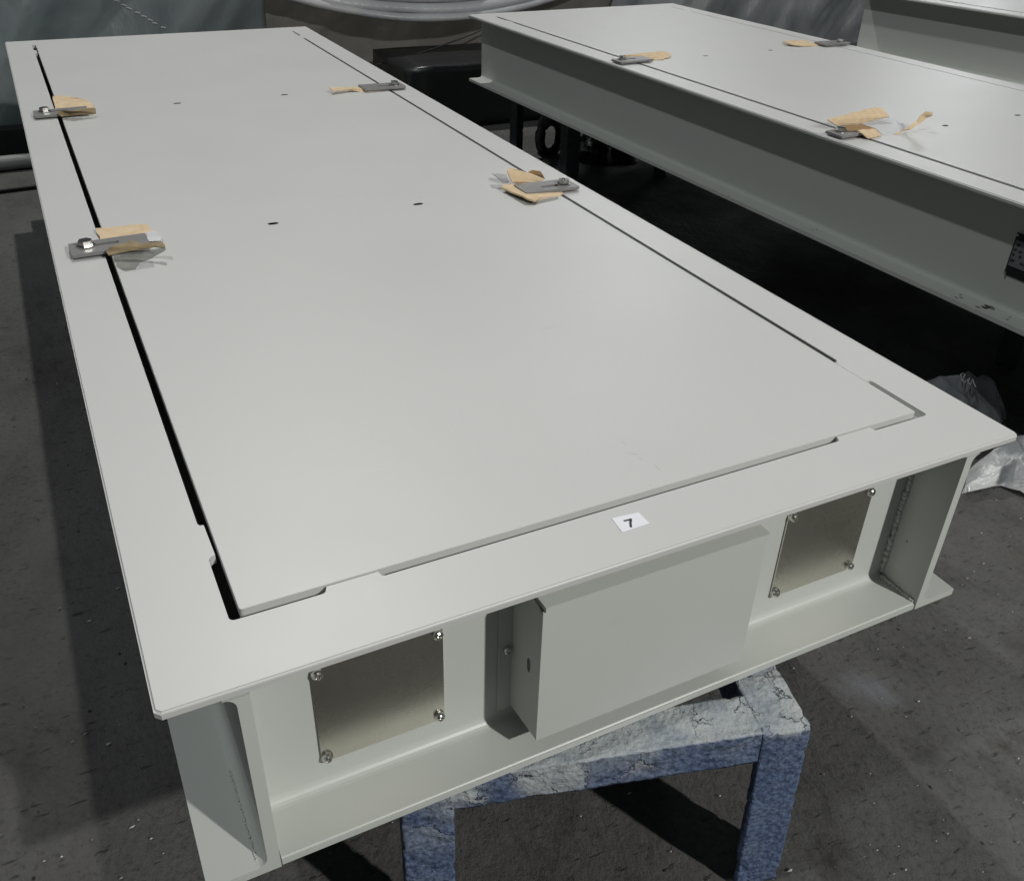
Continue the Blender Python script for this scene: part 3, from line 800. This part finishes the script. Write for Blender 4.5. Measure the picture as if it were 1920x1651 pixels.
cl = curtain('plastic_sheet', -1.6, 1.28, 0.055, 1.00, lambda x, z: 4.72 + 0.05*(x) + fold(x, z, 1.0, 0.16) - 0.10*z, M_CURT_L,
        'blue-grey plastic sheet hanging behind the far left end of the nearest platform', 'plastic sheet', group=GB)
cm = curtain('plastic_sheet', 0.85, 3.6, 0.02, 0.85, lambda x, z: 5.05 + fold(x, z, 4.0, 0.10) - 0.22*(z-0.3)**2 - 0.35*max(0, z-0.25), M_CURT_M,
        'brown-grey plastic sheet below the pale swag', 'plastic sheet', group=GB)
cr = curtain('plastic_sheet', 3.2, 6.6, 0.05, 1.00, lambda x, z: 5.25 + fold(x*1.2, z, 9.0, 0.15), M_CURT_R,
        'pale grey crumpled plastic sheet behind the far end of the second platform', 'plastic sheet', group=GB)
# stitches along the seam of the left sheet
for i, (u, v) in enumerate([(219, 2), (232, 10), (242, 16), (258, 24), (270, 31), (282, 38), (291, 44), (307, 52)]):
    bm = bmesh.new()
    tube(bm, [(-0.013, 0, 0), (-0.005, -0.004, 0.002), (0.005, -0.004, 0.0), (0.013, 0, -0.001)], 0.0028, 6)
    d = RX*((u - 960)/FPX) + RY*((v - 825.5)/FPX) + RZ
    t = (4.5 - CAM.y)/d.y
    for _ in range(12):
        p = CAM + d*t
        yy = 4.72 + 0.05*p.x + fold(p.x, p.z, 1.0, 0.16) - 0.10*p.z - 0.004
        t += (yy - p.y)/d.y
    p = CAM + d*t
    so_ = obj('stitch', bm, M_FILM_SOLID, cl); so_.location = p; so_.rotation_euler = (0, 0.15 + 0.05*(i % 3), 0.1)
# swag of pale sheeting with folds
root = empty('plastic_swag', (2.1, 4.75, 0)); tag(root, 'pale grey swag of gathered plastic film at the top of the picture', 'plastic sheet', GB)
def swag_fold(zlow, amp_z, rad, yy, m_, seed, flat):
    bm = bmesh.new()
    pts = []; n = 48
    rows = []
    for i in range(n+1):
        x = 0.55 + 2.95*i/n
        c = (x - 2.42 + 0.10)
        z = zlow + amp_z*(abs(c)**2.0) + 0.008*noise.noise(Vector((x*2.2, seed, 0)))
        rr = rad*(1 + 0.25*noise.noise(Vector((x*1.7, seed*3, 1))))
        row = []
        for k in range(14):
            a = 2*math.pi*k/14
            row.append(bm.verts.new((x - 2.1, yy - 4.75 + rr*flat*math.cos(a) + 0.02*noise.noise(Vector((x*3, seed, 5))), z + rr*math.sin(a))))
        rows.append(row)
    for a, b in zip(rows, rows[1:]):
        for k in range(14): bm.faces.new((a[k], a[(k+1) % 14], b[(k+1) % 14], b[k]))
    bm.faces.new(rows[0][::-1]); bm.faces.new(rows[-1])
    return obj('gathered_fold', bm, m_, root, smooth=True)
swag_fold(Z0 - 0.155, 0.17, 0.022, 4.70, M_SWAG, 1, 1.4)
swag_fold(Z0 - 0.115, 0.155, 0.032, 4.74, M_SWAG, 2, 1.4)
swag_fold(Z0 - 0.050, 0.15, 0.045, 4.80, M_SWAG, 3, 1.0)
swag_fold(Z0 + 0.045, 0.15, 0.055, 4.86, M_DARKFILM, 4, 1.0)

# dark wrapped block
bm = bmesh.new(); box(bm, 1.88, 3.60, 4.24, 4.80, 0.0, 0.335)
bev(bm, 0.045, 4)
bmesh.ops.subdivide_edges(bm, edges=[e for e in bm.edges if e.calc_length() > 0.2], cuts=10, use_grid_fill=True)
for v in bm.verts:
    if v.co.z > 0.02: v.co += Vector((noise.noise(v.co*5), noise.noise(v.co*5 + Vector((9, 0, 0))), noise.noise(v.co*5 + Vector((0, 9, 0)))))*0.012
tag(obj('wrapped_block', bm, M_DARKFILM, smooth=True), 'low black film-wrapped block with rounded corners behind the gap between platforms', 'block')

# dark tube added to draw a fold line of the brown-grey sheet
bm = bmesh.new()
ca = Vector((1.80, 4.62, 0.285)); cb = Vector((2.75, 4.62, 0.53))
tube(bm, [ca.lerp(cb, i/14) + Vector((0, 0, -0.03*math.sin(math.pi*i/14))) for i in range(15)], 0.005, 6)
tag(obj('fold_line', bm, M_BLACK, smooth=True), 'thin dark line added for a fold of the brown-grey sheet above the black block', 'fold line')

# tube along the foot of the sheet, cable on the floor
bm = bmesh.new(); tube(bm, [(-1.6 + 0.1*i, 4.30 + 0.004*math.sin(i*0.9), 0.034) for i in range(34)], 0.034, 12)
tag(obj('floor_tube', bm, plain('grey_tube', (0.30, 0.31, 0.30), 0.5), smooth=True), 'grey tube lying along the foot of the left plastic sheet', 'tube')
bm = bmesh.new(); tube(bm, [(-1.6 + 0.06*i, 3.93 + 0.010*math.sin(i*0.35) + 0.05*math.exp(-((i - 30)/5)**2), 0.010) for i in range(48)], 0.0095, 8)
tag(obj('floor_cable', bm, M_BLACK, smooth=True), 'black cable lying across the floor at the far left', 'cable')
# black bar added behind the tube for the shadow under the sheet
bm = bmesh.new(); box(bm, -1.6, 1.7, 4.52, 4.62, 0.0, 0.13); bev(bm, 0.006, 2)
tag(obj('gap_shade_bar', bm, M_BLACK), 'black bar added for the shadow under the bottom edge of the left plastic sheet', 'shade bar')

# coil and cloth heap under the second platform
bm = bmesh.new()
for j in range(4):
    rr = 0.075 + 0.012*j
    pts = [(rr*math.cos(a)*0.55, 0.02*j - 0.03 + 0.01*math.sin(3*a), 0.095 + rr*math.sin(a)) for a in [2*math.pi*i/24 for i in range(25)]]
    tube(bm, pts, 0.017, 8)
co = obj('rubber_coil', bm, M_BLACK, smooth=True); co.location = (2.40, 3.60, 0.0); co.rotation_euler = (0, 0.12, -0.5)
tag(co, 'black coiled hose standing on the floor under the second platform', 'hose')
def heap(name, x0, y0, sx, sy, hz, mat_, seed, label, cat):
    bm = bmesh.new()
    n = 40; V = []
    for i in range(n+1):
        row = []
        for k in range(n+1):
            u = i/n*2-1; v = k/n*2-1
            r = math.sqrt(u*u + v*v)
            a = math.atan2(v, u)
            edge = 1 + 0.25*noise.noise(Vector((math.cos(a)*1.5, math.sin(a)*1.5, seed)))
            sq = max(abs(u), abs(v))/max(1e-6, r)
            U, Vv = u*sq*edge, v*sq*edge
            rr = min(1, r*sq)
            z = hz*(1 - rr**2.2)*(0.55 + 0.75*abs(noise.fractal(Vector((U*1.8, Vv*1.8, seed)), 0.9, 2.1, 4))) + 0.003
            row.append(bm.verts.new((x0 + U*sx, y0 + Vv*sy, z)))
        V.append(row)
    for i in range(n):
        for k in range(n): bm.faces.new((V[i][k], V[i+1][k], V[i+1][k+1], V[i][k+1]))
    return tag(obj(name, bm, mat_, smooth=True), label, cat)
heap('cloth_heap', 2.66, 3.50, 0.20, 0.22, 0.11, M_BLACK, 3.3, 'black crumpled cloth on the floor beside the stool legs under the second platform', 'cloth')

# clear bag and white film on the floor at the right
def film_heap(name, outline, hz, mat_, seed, label, cat, base=0.003, n=64, fscale=5.0):
    c = sum((Vector(p) for p in outline), Vector())/len(outline)
    poly = [Vector(p) - c for p in outline]
    def rad(a):
        d = Vector((math.cos(a), math.sin(a), 0)); best = 0.01
        for i in range(len(poly)):
            p, q = poly[i], poly[(i+1) % len(poly)]; e = q - p
            den = d.x*(-e.y) + d.y*e.x
            if abs(den) < 1e-9: continue
            t = (p.x*(-e.y) + p.y*e.x)/den
            s_ = (d.x*p.y - d.y*p.x)/den
            if t > 0 and -1e-6 <= s_ <= 1 + 1e-6: best = max(best, t)
        return best
    bm = bmesh.new(); rings = 26; prev = [bm.verts.new(c + Vector((0, 0, hz*0.9 + base)))]
    for r in range(1, rings+1):
        f = r/rings; row = []
        for k in range(n):
            a = 2*math.pi*k/n; R_ = rad(a)*f*(1 + 0.05*noise.noise(Vector((math.cos(a)*3, math.sin(a)*3, seed))))
            p = c + Vector((math.cos(a)*R_, math.sin(a)*R_, 0))
            q = p*fscale + Vector((0, 0, seed))
            ridge = 1 - abs(noise.noise(q)); ridge2 = 1 - abs(noise.noise(q*2.7))
            p.z = base + hz*(1 - f**3)*(0.35 + 0.55*ridge**2 + 0.25*ridge2**2) + 0.012*f*ridge2**3
            row.append(bm.verts.new(p))
        for k in range(n):
            if len(prev) == 1: bm.faces.new((prev[0], row[k], row[(k+1) % n]))
            else: bm.faces.new((prev[k], row[k], row[(k+1) % n], prev[(k+1) % n]))
        prev = row
    o = obj(name, bm, mat_, None, smooth=True)
    return tag(o, label, cat)
def gp(u, v, z=0.0):
    q = px(u, v, z - Z0); q.z = 0; return q
bag = film_heap('clear_plastic_bag', [gp(1690,690,.1), gp(1770,683,.12), gp(1855,676,.12), gp(1905,722,.1), gp(1900,745,.08), gp(1880,790,.02), gp(1800,800,.02), gp(1700,760,.03)], 0.11, M_BAG, 2.0,
          'crumpled clear plastic bag in the shadow under the second platform', 'plastic bag', fscale=6)
bm = bmesh.new()
scr = [(1803,708),(1801,702),(1806,699),(1809,703),(1805,712),(1808,716),(1814,712),(1818,709),(1815,716),(1819,721),(1824,711),(1826,718),(1829,725)]
tube(bm, [px(u, v, -Z0 + 0.128) for u, v in scr], 0.0016, 5)
obj('white_loops', bm, M_FILM_SOLID, bag)  # thin white looped line over the bag
film_heap('white_plastic_film', [gp(1795,948), gp(1845,920), gp(1875,912), gp(1925,935), gp(1990,930), gp(2030,860), gp(1960,820,.05), gp(1890,815,.05), gp(1830,850,.05)], 0.10, M_SHEET_WHITE, 6.0,
          'crumpled white plastic film lying on the lit floor at the right', 'plastic film', fscale=7)

# ------------------------------------------------------------------ flakes and grit on the floor
bm = bmesh.new()
rf = random.Random(11)
for i in range(1500):
    x = rf.uniform(-0.9, 2.4); y = rf.uniform(-0.55, 3.2) if rf.random() < 0.6 else rf.uniform(-0.55, 0.8)
    s_ = rf.choice((0.0007, 0.0009, 0.0011, 0.0011, 0.0015, 0.0022)) * (1 if rf.random() < 0.96 else 1.7)
    a = rf.uniform(0, 6.3)
    el = rf.uniform(1, 2.6)
    vs = []
    for k in range(4):
        b_ = a + k*math.pi/2 + rf.uniform(-.4, .4)
        vs.append(bm.verts.new((x + s_*el*math.cos(b_), y + s_*math.sin(b_), 0.0012 + rf.uniform(0, 0.0018))))
    top = bm.verts.new((x, y, 0.0035 + s_*0.5))
    for k in range(4): bm.faces.new((vs[k], vs[(k+1) % 4], top))
m_, nt, b_ = mat('paint_flakes'); 
gi = N(nt, 'ShaderNodeNewGeometry')
nt.links.new(ramp(nt, gi.outputs['Random Per Island'], [(0.0, (0.02, 0.02, 0.02)), (0.30, (0.10, 0.10, 0.095)), (0.6, (0.40, 0.40, 0.38)), (1.0, (0.6, 0.6, 0.57))]), b_.inputs['Base Color'])
b_.inputs['Roughness'].default_value = 0.5
tag(obj('floor_grit', bm, m_), 'pale paint flakes and grit scattered on the concrete floor', 'grit', kind='stuff')
